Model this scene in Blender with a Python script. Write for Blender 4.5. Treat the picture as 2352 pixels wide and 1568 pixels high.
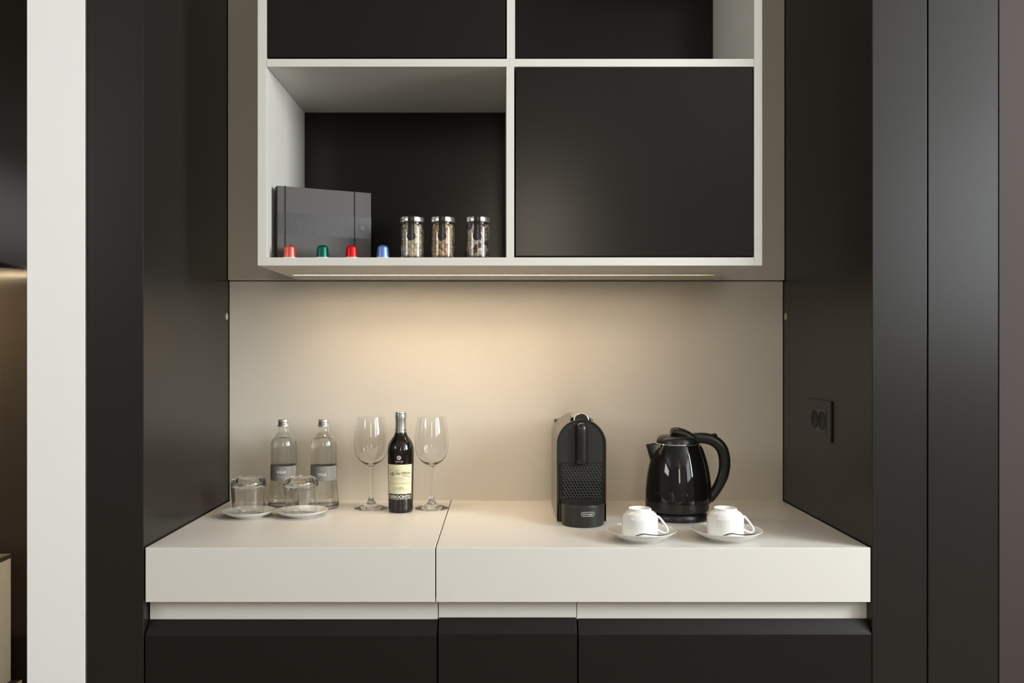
import bpy, bmesh, math, random
from mathutils import Vector, Matrix, Euler

# ------------------------------------------------------------------ scene, camera, light
scene = bpy.context.scene
COL = scene.collection
for o in list(bpy.data.objects):
    bpy.data.objects.remove(o, do_unlink=True)

F, VX, VY, CZ = 2000.0, 1150.0, 803.0, 1.333      # focal length (px), vanishing point (px), eye height (m)
cam_d = bpy.data.cameras.new('camera')
cam = bpy.data.objects.new('camera', cam_d)
COL.objects.link(cam)
cam.location = (0, 0, CZ)
cam.rotation_euler = (math.radians(90), 0, 0)
cam_d.sensor_width = 36.0
cam_d.lens = F / 2352.0 * 36.0
cam_d.shift_x = (1176.0 - VX) / 2352.0
cam_d.shift_y = (VY - 784.0) / 2352.0
cam_d.clip_start = 0.05
scene.camera = cam

world = bpy.data.worlds.new('world')
scene.world = world
world.use_nodes = True
bg = world.node_tree.nodes['Background']
bg.inputs[0].default_value = (0.80, 0.90, 1.0, 1)
bg.inputs[1].default_value = 1.0

vs = scene.view_settings
vs.view_transform = 'Standard'
vs.look = 'None'
vs.exposure = 0.0
vs.gamma = 1.0
vs.use_curve_mapping = False
cy = scene.cycles
cy.use_denoising = True
cy.max_bounces = 14
cy.transmission_bounces = 12
cy.transparent_max_bounces = 16
cy.glossy_bounces = 6
cy.diffuse_bounces = 5
cy.sample_clamp_indirect = 6.0

ROOM_R, ROOM_L, ROOM_F, ROOM_H = 2.80, -3.20, -2.80, 2.70
def area(name, loc, rot, sx, sy, power, color):
    l = bpy.data.lights.new(name, 'AREA')
    l.shape = 'RECTANGLE'
    l.size, l.size_y = sx, sy
    l.energy = power
    l.color = color
    o = bpy.data.objects.new(name, l)
    COL.objects.link(o)
    o.location = loc
    o.rotation_euler = rot
    return o
# daylight entering through the tall side window and through the narrow window behind the camera
W1Y0, W1Y1, W1Z0, W1Z1 = 0.05, 1.15, 1.45, 2.66
W2X0, W2X1, W2Z0, W2Z1 = 0.08, 0.48, 1.50, 2.62
W3Y0, W3Y1 = -2.30, -0.35
area('daylight_side_window', (ROOM_R - 0.01, (W1Y0 + W1Y1) / 2, (W1Z0 + W1Z1) / 2), (0, math.radians(90), 0),
     W1Z1 - W1Z0, W1Y1 - W1Y0, 134.0, (0.93, 0.975, 1.0))
area('daylight_far_side_window', (ROOM_R - 0.01, (W3Y0 + W3Y1) / 2, (W1Z0 + W1Z1) / 2), (0, math.radians(90), 0),
     W1Z1 - W1Z0, W3Y1 - W3Y0, 40.0, (0.93, 0.975, 1.0))
W4Y0, W4Y1, W4Z0, W4Z1 = -1.60, 0.30, 1.95, 2.45
area('daylight_clerestory', (ROOM_L + 0.01, (W4Y0 + W4Y1) / 2, (W4Z0 + W4Z1) / 2), (0, math.radians(-90), 0),
     W4Z1 - W4Z0, W4Y1 - W4Y0, 32.0, (0.98, 0.985, 0.97))
area('daylight_rear_window', ((W2X0 + W2X1) / 2, ROOM_F + 0.01, (W2Z0 + W2Z1) / 2), (math.radians(90), 0, 0),
     W2X1 - W2X0, W2Z1 - W2Z0, 18.0, (1.0, 0.86, 0.66))

# ------------------------------------------------------------------ materials
MATS = {}
def mat(name, color, rough=0.5, metal=0.0, spec=0.5, trans=0.0, ior=1.45, coat=0.0, emit=None, estr=0.0, bump=None, var=None):
    m = bpy.data.materials.new(name)
    m.use_nodes = True
    nt = m.node_tree
    p = nt.nodes['Principled BSDF']
    p.inputs['Base Color'].default_value = (*color, 1)
    p.inputs['Roughness'].default_value = rough
    p.inputs['Metallic'].default_value = metal
    p.inputs['Specular IOR Level'].default_value = spec
    p.inputs['Transmission Weight'].default_value = trans
    p.inputs['IOR'].default_value = ior
    p.inputs['Coat Weight'].default_value = coat
    p.inputs['Coat Roughness'].default_value = 0.04
    if emit:
        p.inputs['Emission Color'].default_value = (*emit, 1)
        p.inputs['Emission Strength'].default_value = estr
    if bump or var:
        tc = nt.nodes.new('ShaderNodeTexCoord')
        nz = nt.nodes.new('ShaderNodeTexNoise')
        sc_, st = (bump or var)
        mp = nt.nodes.new('ShaderNodeMapping')
        if isinstance(sc_, tuple):
            mp.inputs['Scale'].default_value = sc_
            nz.inputs['Scale'].default_value = 1.0
        else:
            nz.inputs['Scale'].default_value = sc_
        nz.inputs['Detail'].default_value = 4
        nt.links.new(tc.outputs['Object'], mp.inputs['Vector'])
        nt.links.new(mp.outputs['Vector'], nz.inputs['Vector'])
        if bump:
            b = nt.nodes.new('ShaderNodeBump')
            b.inputs['Strength'].default_value = st
            b.inputs['Distance'].default_value = 0.001
            nt.links.new(nz.outputs['Fac'], b.inputs['Height'])
            nt.links.new(b.outputs['Normal'], p.inputs['Normal'])
        if var:
            rs, vst = var
            mx = nt.nodes.new('ShaderNodeMix')
            mx.data_type = 'RGBA'
            mx.inputs['A'].default_value = tuple(max(0, c * (1 - vst)) for c in color) + (1,)
            mx.inputs['B'].default_value = tuple(min(1, c * (1 + vst)) for c in color) + (1,)
            nt.links.new(nz.outputs['Fac'], mx.inputs['Factor'])
            nt.links.new(mx.outputs['Result'], p.inputs['Base Color'])
    MATS[name] = m
    return m

mat('white_laminate', (0.65, 0.625, 0.58), 0.33, var=(6.0, 0.012))
mat('white_shelf', (0.625, 0.605, 0.555), 0.38, var=(5.0, 0.012))
mat('greige_panel', (0.64, 0.595, 0.52), 0.42, var=(4.0, 0.015))
mat('greige_panel_upper', (0.64, 0.595, 0.52), 0.42, var=(4.0, 0.015))
mat('dark_lacquer', (0.0170, 0.0150, 0.0130), 0.28, spec=0.34, bump=(900.0, 0.02))
mat('niche_lacquer', (0.0200, 0.0165, 0.0130), 0.17, spec=0.10)
mat('door_lacquer', (0.0075, 0.0063, 0.0052), 0.22, spec=0.30)
mat('dark_matt', (0.010, 0.0085, 0.0072), 0.36, spec=0.3)
mat('shadow_gap', (0.010, 0.009, 0.008), 0.7)
mat('white_paint', (0.87, 0.87, 0.85), 0.55, bump=(300.0, 0.05))
mat('taupe_paint', (0.048, 0.037, 0.034), 0.7, spec=0.2, bump=(300.0, 0.05))
mat('room_paint', (0.36, 0.345, 0.32), 0.7)
mat('ceiling_paint', (0.75, 0.74, 0.72), 0.8)
mat('floor_wood', (0.13, 0.10, 0.075), 0.4, var=((3.0, 40.0, 1.0), 0.35))
mat('grey_fabric', (0.55, 0.545, 0.52), 0.75, bump=((900.0, 900.0, 900.0), 0.3))
mat('desk_top', (0.05, 0.043, 0.04), 0.4)
mat('oak_edge', (0.55, 0.5, 0.4), 0.5)
mat('window_frame', (0.75, 0.75, 0.74), 0.4)
mat('pane_glass', (1, 1, 1), 0.0, trans=1.0, ior=1.45)
mat('glass', (0.985, 0.99, 0.985), 0.0, trans=1.0, ior=1.47)
mat('bottle_glass', (0.975, 0.985, 0.97), 0.0, trans=1.0, ior=1.5)
mat('water', (1, 1, 1), 0.0, trans=1.0, ior=1.333)
mat('porcelain', (0.75, 0.74, 0.705), 0.12, coat=0.3)
mat('steel', (0.62, 0.61, 0.59), 0.18, metal=1.0)
mat('dark_steel', (0.085, 0.08, 0.075), 0.35, metal=1.0)
mat('spout_steel', (0.20, 0.20, 0.19), 0.16, metal=1.0)
mat('chrome', (0.80, 0.79, 0.77), 0.06, metal=1.0)
mat('aluminium', (0.72, 0.70, 0.67), 0.28, metal=1.0)
mat('foil_silver', (0.74, 0.735, 0.725), 0.27, metal=1.0)
mat('wine_glass_black', (0.008, 0.006, 0.005), 0.04, spec=0.6)
mat('gloss_black', (0.008, 0.007, 0.0065), 0.05, spec=0.5)
mat('satin_black', (0.013, 0.012, 0.011), 0.30)
mat('matt_black', (0.017, 0.0155, 0.0145), 0.42)
mat('deep_black', (0.006, 0.0055, 0.005), 0.6)
mat('shell_titanium', (0.27, 0.25, 0.215), 0.30, metal=0.85)
mat('lever_brown', (0.05, 0.04, 0.037), 0.15, metal=0.5)
mat('tank_plastic', (0.10, 0.095, 0.09), 0.15)
mat('logo_silver', (0.52, 0.51, 0.49), 0.35, metal=0.2)
mat('logo_dark', (0.012, 0.012, 0.011), 0.4)
mat('indicator_red', (0.03, 0.006, 0.006), 0.3)
mat('button_grey', (0.10, 0.085, 0.085), 0.35)
mat('box_card', (0.066, 0.061, 0.056), 0.55, bump=((420.0, 420.0, 300.0), 0.30))
mat('box_band', (0.036, 0.033, 0.031), 0.30, bump=((300.0, 300.0, 150.0), 0.22))
mat('box_edge', (0.014, 0.014, 0.0135), 0.6)
mat('elastic', (0.008, 0.008, 0.008), 0.7)
mat('logo_plate', (0.035, 0.032, 0.030), 0.35)
mat('logo_line', (0.22, 0.21, 0.20), 0.35)
mat('label_grey', (0.215, 0.205, 0.18), 0.38)
mat('label_back', (0.52, 0.50, 0.43), 0.6)
mat('label_white', (0.80, 0.79, 0.76), 0.5)
mat('label_pale', (0.42, 0.41, 0.38), 0.5)
mat('label_faint', (0.275, 0.265, 0.24), 0.45)
mat('wine_paper', (0.70, 0.66, 0.45), 0.6, var=(60.0, 0.05))
mat('wine_ink', (0.13, 0.09, 0.045), 0.6)
mat('wine_ink_pale', (0.50, 0.45, 0.30), 0.5)
mat('wine_ink_grey', (0.27, 0.23, 0.14), 0.6)
mat('wine_black', (0.012, 0.010, 0.009), 0.4)
mat('wine_white', (0.72, 0.70, 0.64), 0.5)
mat('wine_mark', (0.55, 0.53, 0.49), 0.4)
mat('capsule_pink_red', (0.72, 0.13, 0.11), 0.30, metal=0.75)
mat('capsule_green', (0.010, 0.115, 0.085), 0.30, metal=0.75)
mat('capsule_red', (0.66, 0.018, 0.022), 0.30, metal=0.75)
mat('capsule_blue', (0.16, 0.28, 0.66), 0.30, metal=0.75)
mat('capsule_foil', (0.72, 0.71, 0.68), 0.35, metal=0.7)
mat('jar_lid', (0.66, 0.66, 0.645), 0.22, metal=1.0)
mat('jar_strap', (0.012, 0.0115, 0.011), 0.25)
mat('pistachio_shell', (0.56, 0.45, 0.31), 0.6, var=(160.0, 0.25))
mat('pistachio_kernel', (0.46, 0.40, 0.16), 0.6, var=(160.0, 0.25))
mat('roasted_nut', (0.54, 0.34, 0.165), 0.5, var=(160.0, 0.25))
mat('dried_cranberry', (0.12, 0.018, 0.022), 0.35, var=(200.0, 0.4))
mat('coconut_chip', (0.74, 0.69, 0.60), 0.6, var=(160.0, 0.12))
mat('mixed_nut', (0.50, 0.37, 0.24), 0.55, var=(160.0, 0.25))
mat('socket_plate', (0.014, 0.0125, 0.0115), 0.35)
mat('socket_module', (0.035, 0.034, 0.033), 0.4)
mat('cap_plastic', (0.42, 0.38, 0.31), 0.35)
mat('channel_alu', (0.35, 0.32, 0.27), 0.4, metal=0.5)

def led_material(name, strength, x0, x1, ramp):
    m = bpy.data.materials.new(name)
    m.use_nodes = True
    nt = m.node_tree
    nt.nodes.clear()
    out = nt.nodes.new('ShaderNodeOutputMaterial')
    em = nt.nodes.new('ShaderNodeEmission')
    em.inputs['Color'].default_value = (1.0, 0.76, 0.47, 1)
    tc = nt.nodes.new('ShaderNodeTexCoord')
    sep = nt.nodes.new('ShaderNodeSeparateXYZ')
    nt.links.new(tc.outputs['Object'], sep.inputs[0])
    mr = nt.nodes.new('ShaderNodeMapRange')
    mr.inputs['From Min'].default_value = x0
    mr.inputs['From Max'].default_value = x1
    nt.links.new(sep.outputs['X'], mr.inputs['Value'])
    cr = nt.nodes.new('ShaderNodeValToRGB')
    els = cr.color_ramp.elements
    els[0].position, els[0].color = ramp[0][0], (ramp[0][1],) * 3 + (1,)
    els[1].position, els[1].color = ramp[-1][0], (ramp[-1][1],) * 3 + (1,)
    for pos, v in ramp[1:-1]:
        e = els.new(pos)
        e.color = (v, v, v, 1)
    nt.links.new(mr.outputs[0], cr.inputs[0])
    mul = nt.nodes.new('ShaderNodeMath')
    mul.operation = 'MULTIPLY'
    mul.inputs[1].default_value = strength
    nt.links.new(cr.outputs[0], mul.inputs[0])
    nt.links.new(mul.outputs[0], em.inputs['Strength'])
    nt.links.new(em.outputs[0], out.inputs['Surface'])
    MATS[name] = m
LED_X0, LED_X1, LED_END = -0.5637, 0.5695, 0.596
led_material('led_diode', 120.0, LED_X0, LED_X1, [(0.0, 0.55), (0.15, 0.95), (0.38, 1.0), (0.6, 0.75), (0.85, 0.34), (1.0, 0.14)])
led_material('led_strip_glow', 33.0, LED_X0, LED_X1, [(0.0, 0.55), (0.15, 0.95), (0.38, 1.0), (0.6, 0.75), (0.85, 0.34), (1.0, 0.14)])

# ------------------------------------------------------------------ mesh helpers
class MB:
    def __init__(s):
        s.v, s.f = [], []
    def add(s, verts, faces):
        n = len(s.v)
        s.v += [tuple(p) for p in verts]
        s.f += [tuple(i + n for i in f) for f in faces]
        return s
    def box(s, x0, x1, y0, y1, z0, z1):
        return s.add([(x0, y0, z0), (x1, y0, z0), (x1, y1, z0), (x0, y1, z0), (x0, y0, z1), (x1, y0, z1), (x1, y1, z1), (x0, y1, z1)],
                     [(0, 3, 2, 1), (4, 5, 6, 7), (0, 1, 5, 4), (1, 2, 6, 5), (2, 3, 7, 6), (3, 0, 4, 7)])
    def lathe(s, prof, n=64, cx=0, cyy=0, a0=0.0, a1=2 * math.pi):
        full = abs(a1 - a0 - 2 * math.pi) < 1e-6
        m = n if full else n + 1
        rings, verts, faces = [], [], []
        for r, z in prof:
            if r < 1e-7:
                rings.append([len(verts)])
                verts.append((cx, cyy, z))
            else:
                rings.append(list(range(len(verts), len(verts) + m)))
                for i in range(m):
                    a = a0 + (a1 - a0) * i / n
                    verts.append((cx + r * math.cos(a), cyy + r * math.sin(a), z))
        for A, B in zip(rings[:-1], rings[1:]):
            for i in range(n):
                j = (i + 1) % m
                if len(A) == 1 and len(B) == 1:
                    continue
                if len(A) == 1:
                    faces.append((A[0], B[j], B[i]))
                elif len(B) == 1:
                    faces.append((A[i], A[j], B[0]))
                else:
                    faces.append((A[i], A[j], B[j], B[i]))
        return s.add(verts, faces)
    def prism(s, pts, axis, a, b):
        """closed polygon pts (u, v) extruded along axis: 'y' -> (u, t, v), 'x' -> (t, u, v), 'z' -> (u, v, t)"""
        mk = {'y': lambda u, v, t: (u, t, v), 'x': lambda u, v, t: (t, u, v), 'z': lambda u, v, t: (u, v, t)}[axis]
        n = len(pts)
        verts = [mk(u, v, a) for u, v in pts] + [mk(u, v, b) for u, v in pts]
        faces = [tuple(range(n)), tuple(range(2 * n - 1, n - 1, -1))]
        faces += [(i, (i + 1) % n, n + (i + 1) % n, n + i) for i in range(n)]
        return s.add(verts, faces)
    def tube(s, pts, rads, n=16, up=(0, 1, 0), caps=True):
        """swept ellipse; rads = list of (in-plane radius, along-up radius)"""
        up = Vector(up)
        P = [Vector(p) for p in pts]
        verts, faces = [], []
        for k, p in enumerate(P):
            t = (P[min(k + 1, len(P) - 1)] - P[max(k - 1, 0)]).normalized()
            sd = t.cross(up).normalized()
            u2 = sd.cross(t).normalized()
            ra, rb = rads[k] if isinstance(rads, list) else rads
            for i in range(n):
                a = 2 * math.pi * i / n
                verts.append(p + sd * (ra * math.cos(a)) + u2 * (rb * math.sin(a)))
        for k in range(len(P) - 1):
            for i in range(n):
                j = (i + 1) % n
                faces.append((k * n + i, k * n + j, (k + 1) * n + j, (k + 1) * n + i))
        if caps:
            faces.append(tuple(range(n - 1, -1, -1)))
            faces.append(tuple(range((len(P) - 1) * n, len(P) * n)))
        return s.add(verts, faces)
    def mesh(s, name, material, smooth=None, recalc=True):
        me = bpy.data.meshes.new(name)
        me.from_pydata([tuple(p) for p in s.v], [], s.f)
        if recalc:
            bm = bmesh.new()
            bm.from_mesh(me)
            bmesh.ops.recalc_face_normals(bm, faces=bm.faces[:])
            bm.to_mesh(me)
            bm.free()
        me.materials.append(MATS[material])
        if smooth is not None:
            for p in me.polygons:
                p.use_smooth = True
            me.set_sharp_from_angle(angle=math.radians(smooth))
        me.update()
        return me
    def build(s, name, material, parent=None, smooth=None, bevel=0.0, segs=2, recalc=True, loc=None):
        return link(name, s.mesh(name, material, smooth, recalc), parent, bevel, segs, loc)

def link(name, me, parent=None, bevel=0.0, segs=2, loc=None):
    o = bpy.data.objects.new(name, me)
    COL.objects.link(o)
    if parent:
        o.parent = parent
    if loc:
        o.location = loc
    if bevel > 0:
        b = o.modifiers.new('bevel', 'BEVEL')
        b.width = bevel
        b.segments = segs
        b.limit_method = 'ANGLE'
        b.angle_limit = math.radians(40)
        b.harden_normals = False
    return o

def thing(name, label, cat, loc=(0, 0, 0), rz=0.0, group=None):
    o = bpy.data.objects.new(name, None)
    o.empty_display_size = 0.05
    COL.objects.link(o)
    o.location = loc
    o.rotation_euler = (0, 0, rz)
    return tag(o, label, cat, group)

def tag(o, label, cat, group=None):
    o['label'] = label
    o['category'] = cat
    if group:
        o['group'] = group
    return o

def struct(o, label=None, cat=None):
    o['kind'] = 'structure'
    if label:
        o['label'] = label
    if cat:
        o['category'] = cat
    return o

def smooth_profile(pts, sub=6, clamp=True):
    """Catmull-Rom through (r, z) points"""
    out = []
    n = len(pts)
    for i in range(n - 1):
        p0, p1, p2, p3 = pts[max(i - 1, 0)], pts[i], pts[i + 1], pts[min(i + 2, n - 1)]
        for k in range(sub):
            t = k / sub
            out.append(tuple(0.5 * (2 * b + (c - a) * t + (2 * a - 5 * b + 4 * c - d) * t * t + (3 * b - a - 3 * c + d) * t ** 3)
                             for a, b, c, d in zip(p0, p1, p2, p3)))
    out.append(pts[-1])
    return [(max(0.0, r), *rest) for r, *rest in out] if clamp else out

DG = None
def text_geo(body, size, bold=0.0, spacing=1.0, shear=0.0, width=None):
    """flat text as (verts, faces), centred on x, baseline at 0"""
    cu = bpy.data.curves.new('t', 'FONT')
    cu.body = body
    cu.size = size
    cu.align_x = 'CENTER'
    cu.offset = bold * size
    cu.space_character = spacing
    cu.shear = shear
    cu.resolution_u = 3
    ob = bpy.data.objects.new('t', cu)
    COL.objects.link(ob)
    dg = bpy.context.evaluated_depsgraph_get()
    dg.update()
    me = ob.evaluated_get(dg).to_mesh()
    v = [(p.co.x, p.co.y) for p in me.vertices]
    f = [tuple(p.vertices) for p in me.polygons]
    ob.evaluated_get(dg).to_mesh_clear()
    bpy.data.objects.remove(ob)
    bpy.data.curves.remove(cu)
    if v:
        x0, x1 = min(p[0] for p in v), max(p[0] for p in v)
        k = (width / (x1 - x0)) if width else 1.0
        v = [((p[0] - (x0 + x1) / 2) * k, p[1] * (k if width else 1.0)) for p in v]
    return v, f

def on_cyl(R, a0=0.0):
    return lambda u, v: (R * math.sin(a0 + u / R), -R * math.cos(a0 + u / R), v)
def on_flat(y=0.0):
    return lambda u, v: (u, y, v)
def flat_geo(mb, geo, fn, du=0.0, dv=0.0):
    v, f = geo
    mb.add([fn(a + du, b + dv) for a, b in v], f)
def strip_geo(pts, w):
    """polyline (u, v) as a flat ribbon of width w"""
    v, f = [], []
    for k, p in enumerate(pts):
        a, b = pts[max(k - 1, 0)], pts[min(k + 1, len(pts) - 1)]
        dx, dy = b[0] - a[0], b[1] - a[1]
        L = math.hypot(dx, dy) or 1
        ww = w[k] if isinstance(w, list) else w
        nx, ny = -dy / L * ww / 2, dx / L * ww / 2
        v += [(p[0] + nx, p[1] + ny), (p[0] - nx, p[1] - ny)]
    for k in range(len(pts) - 1):
        f.append((2 * k, 2 * k + 1, 2 * k + 3, 2 * k + 2))
    return v, f
def patch(mb, fn, u0, u1, v0, v1, nu=24):
    """closed curved patch between two constant v lines"""
    verts = []
    for i in range(nu + 1):
        u = u0 + (u1 - u0) * i / nu
        verts += [fn(u, v0), fn(u, v1)]
    mb.add(verts, [(2 * i, 2 * i + 2, 2 * i + 3, 2 * i + 1) for i in range(nu)])

def px(x, y, Y):
    return ((x - VX) / F * Y, Y, CZ - (y - VY) / F * Y)

# ------------------------------------------------------------------ key levels
TOP = 0.900                       # worktop
YF = 1.905                        # front plane of the fitted furniture
YB = 2.504                        # lower back panel
YU = 2.490                        # upper back panel (slightly proud)
YC = 2.072                        # front of the wall cabinet
XL, XR = -0.7815, 0.8130          # inner faces of the alcove
SEAM = 1.531                      # joint of the two back panels
SH = 1.5526                       # top face of the cabinet's bottom board

# ------------------------------------------------------------------ the setting
o = MB().box(ROOM_L, ROOM_R, ROOM_F, 2.75, -0.05, 0.0).build('floor', 'floor_wood'); struct(o)
o = MB().box(ROOM_L, ROOM_R, ROOM_F, 2.75, ROOM_H, ROOM_H + 0.05).build('ceiling', 'ceiling_paint'); struct(o)

wb = MB().box(XL - 0.13, XR + 0.13, 2.53, 2.60, 0, ROOM_H).build('wall_back', 'shadow_gap'); struct(wb)
MB().box(XL + 0.0015, XR - 0.0015, YB, 2.53, TOP - 0.1, SEAM - 0.0012).build('panel', 'greige_panel', wb, bevel=0.0006)
MB().box(XL + 0.0015, XR - 0.0015, YU, 2.53, SEAM + 0.0012, ROOM_H).build('panel', 'greige_panel_upper', wb, bevel=0.0006)
MB().box(XL + 0.004, XR - 0.004, YB - 0.004, YB, TOP, TOP + 0.0035).build('sealing_strip', 'greige_panel', wb)

def screw_cap(parent, x, sgn):
    m = MB()
    m.lathe([(0, 0), (0.0105, 0), (0.0105, 0.001), (0.0095, 0.0022), (0.006, 0.003), (0, 0.0032)], 24)
    m.v = [(x + sgn * p[2], p[0] + 2.482, p[1] + 1.4275) for p in m.v]
    m.build('screw_cap', 'cap_plastic', parent, smooth=50)

wl = MB().box(-0.9040, XL, YF, 2.53, 0, ROOM_H).build('wall_left', 'dark_lacquer', bevel=0.0015); struct(wl)
screw_cap(wl, XL, 1)
wr = MB().box(XR, 0.9325, YF, 2.53, 0, ROOM_H).build('wall_right', 'dark_lacquer', bevel=0.0015); struct(wr)
screw_cap(wr, XR, -1)
o = MB().box(0.9355, 1.0895, YF, 2.53, 0, ROOM_H).build('trim_1', 'dark_lacquer', bevel=0.0012); struct(o)
o = MB().box(0.9325, 0.9355, YF + 0.012, 2.53, 0, ROOM_H).build('trim_2', 'shadow_gap'); struct(o)
o = MB().box(1.0900, ROOM_R, YF - 0.002, 2.60, 0, ROOM_H).build('wall_right_pier', 'taupe_paint'); struct(o)
o = MB().box(-1.0363, -0.9102, YF, 2.60, 0, ROOM_H).build('wall_left_pier', 'white_paint', bevel=0.0004); struct(o)
o = MB().box(-0.9102, -0.9040, YF + 0.012, 2.53, 0, ROOM_H).build('trim_3', 'shadow_gap'); struct(o)
o = MB().box(ROOM_L, -1.0363, 2.55, 2.62, 0, ROOM_H).build('wall_niche', 'niche_lacquer'); struct(o)
m = MB().box(ROOM_L - 0.1, ROOM_L, ROOM_F, W4Y0, 0, ROOM_H).box(ROOM_L - 0.1, ROOM_L, W4Y1, 2.75, 0, ROOM_H)
m.box(ROOM_L - 0.1, ROOM_L, W4Y0, W4Y1, 0, W4Z0).box(ROOM_L - 0.1, ROOM_L, W4Y0, W4Y1, W4Z1, ROOM_H)
struct(m.build('wall_far_left', 'room_paint'))
w4 = struct(MB().box(ROOM_L - 0.07, ROOM_L - 0.03, W4Y0, W4Y0 + 0.04, W4Z0, W4Z1).box(ROOM_L - 0.07, ROOM_L - 0.03, W4Y1 - 0.04, W4Y1, W4Z0, W4Z1)
            .box(ROOM_L - 0.07, ROOM_L - 0.03, W4Y0, W4Y1, W4Z0, W4Z0 + 0.04).box(ROOM_L - 0.07, ROOM_L - 0.03, W4Y0, W4Y1, W4Z1 - 0.04, W4Z1).build('window_4', 'window_frame'))
MB().box(ROOM_L - 0.053, ROOM_L - 0.047, W4Y0 + 0.04, W4Y1 - 0.04, W4Z0 + 0.04, W4Z1 - 0.04).build('pane', 'pane_glass', w4)

m = MB()
for ya, yb in ((ROOM_F, W3Y0), (W3Y1, W1Y0), (W1Y1, 2.75)):
    m.box(ROOM_R, ROOM_R + 0.12, ya, yb, 0, ROOM_H)
for ya, yb in ((W3Y0, W3Y1), (W1Y0, W1Y1)):
    m.box(ROOM_R, ROOM_R + 0.12, ya, yb, 0, W1Z0).box(ROOM_R, ROOM_R + 0.12, ya, yb, W1Z1, ROOM_H)
struct(m.build('wall_far_right', 'room_paint'))
m = MB()
m.box(ROOM_L, W2X0, ROOM_F - 0.12, ROOM_F, 0, ROOM_H).box(W2X1, ROOM_R, ROOM_F - 0.12, ROOM_F, 0, ROOM_H)
m.box(W2X0, W2X1, ROOM_F - 0.12, ROOM_F, 0, W2Z0).box(W2X0, W2X1, ROOM_F - 0.12, ROOM_F, W2Z1, ROOM_H)
struct(m.build('wall_front', 'room_paint'))
t = 0.04
x0, x1 = ROOM_R + 0.03, ROOM_R + 0.08
for nm, ya, yb in (('window_1', W1Y0, W1Y1), ('window_3', W3Y0, W3Y1)):
    m = MB()
    m.box(x0, x1, ya, ya + t, W1Z0, W1Z1).box(x0, x1, yb - t, yb, W1Z0, W1Z1).box(x0, x1, ya, yb, W1Z0, W1Z0 + t).box(x0, x1, ya, yb, W1Z1 - t, W1Z1)
    w1 = struct(m.build(nm, 'window_frame'))
    MB().box(x0 + 0.02, x0 + 0.026, ya + t, yb - t, W1Z0 + t, W1Z1 - t).build('pane', 'pane_glass', w1)
m = MB()
y0, y1 = ROOM_F - 0.08, ROOM_F - 0.03
m.box(W2X0, W2X0 + t, y0, y1, W2Z0, W2Z1).box(W2X1 - t, W2X1, y0, y1, W2Z0, W2Z1).box(W2X0, W2X1, y0, y1, W2Z0, W2Z0 + t).box(W2X0, W2X1, y0, y1, W2Z1 - t, W2Z1)
w2 = struct(m.build('window_2', 'window_frame'))
MB().box(W2X0 + t, W2X1 - t, y0 + 0.02, y0 + 0.026, W2Z0 + t, W2Z1 - t).build('pane', 'pane_glass', w2)

# ------------------------------------------------------------------ worktop and base units
XJ = -0.1425
def worktop(x0, x1, label):
    o = MB().box(x0, x1, YF, YB - 0.0005, 0.7808, TOP).build('worktop', 'white_laminate', bevel=0.0012, segs=3)
    return tag(o, label, 'worktop', 'white worktop slabs')
worktop(XL + 0.0042, XJ - 0.0012, 'shorter thick white worktop slab carrying the bottles and wine glasses')
worktop(XJ + 0.0012, XR - 0.0038, 'longer thick white worktop slab carrying the coffee machine and kettle')

def base_unit(x0, x1, dz, label):
    r = thing('base_cabinet', label, 'cabinet', (0, 0, 0), 0, 'dark base cabinets under the worktop')
    MB().box(x0 - 0.001, x1 + 0.001, 1.945, 2.50, 0.10, 0.735).build('body', 'dark_matt', r)
    MB().box(x0 - 0.001, x1 + 0.001, 1.9335, 1.9445, 0.735, 0.7806).build('grip_channel', 'white_laminate', r)
    zt = 0.7105 + dz
    pts = [(YF, 0.11), (YF, zt), (YF + 0.002, zt + 0.002), (YF + 0.0235, zt + 0.0275), (YF + 0.0255, zt + 0.0275), (YF + 0.0255, 0.11)]
    MB().prism(pts, 'x', x0, x1).build('door', 'dark_matt', r, bevel=0.0009)
    MB().box(x0 - 0.001, x1 + 0.001, 1.96, 2.48, 0.0, 0.10).build('plinth', 'dark_matt', r)
base_unit(XL + 0.004, -0.1405, -0.0022, 'wide dark base cabinet below the bottles and wine glasses')
base_unit(-0.1365, 0.1670, 0.0022, 'narrow dark base cabinet between two wider ones')
base_unit(0.1705, XR - 0.0015, 0.0, 'wide dark base cabinet below the kettle and cups')

# ------------------------------------------------------------------ wall cabinet
CX0, CX1 = -0.5786, 0.6226
TL, TB = 0.0215, 0.0194
Z0, Z1 = 1.5330, SH
M0, M1 = 2.0064, 2.0250
TZ = 2.490
D0, D1 = 0.0145, 0.0340
YBK = 2.474
cab = thing('wall_cabinet', 'white open wall cabinet with black doors over the worktop', 'cabinet', (0, 0, 0))
MB().box(CX0, CX0 + TL, YC, YU, Z0, TZ).build('side_panel', 'white_shelf', cab, bevel=0.0007)
MB().box(CX1 - TB, CX1, YC, YU, Z0, TZ).build('side_panel', 'white_shelf', cab, bevel=0.0007)
LY0, LY1 = 2.3325, 2.3450
m = MB()
a, b = CX0 + TL + 0.0004, CX1 - TB - 0.0004
m.box(a, b, YC, LY0, Z0 + 0.0003, Z1).box(a, b, LY1, YU, Z0 + 0.0003, Z1).box(a, b, LY0, LY1, Z0 + 0.0048, Z1)
m.box(a, LED_X0 - 0.0015, LY0, LY1, Z0 + 0.0003, Z0 + 0.0048) if a < LED_X0 - 0.002 else None
m.box(LED_END, b, LY0, LY1, Z0 + 0.0003, Z0 + 0.0048)
m.build('bottom_board', 'white_shelf', cab)
MB().box(a, b, YC, YBK, M0, M1).build('shelf', 'white_shelf', cab, bevel=0.0006)
MB().box(a, b, YC, YBK, TZ - TB, TZ).build('top_board', 'white_shelf', cab, bevel=0.0006)
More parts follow.
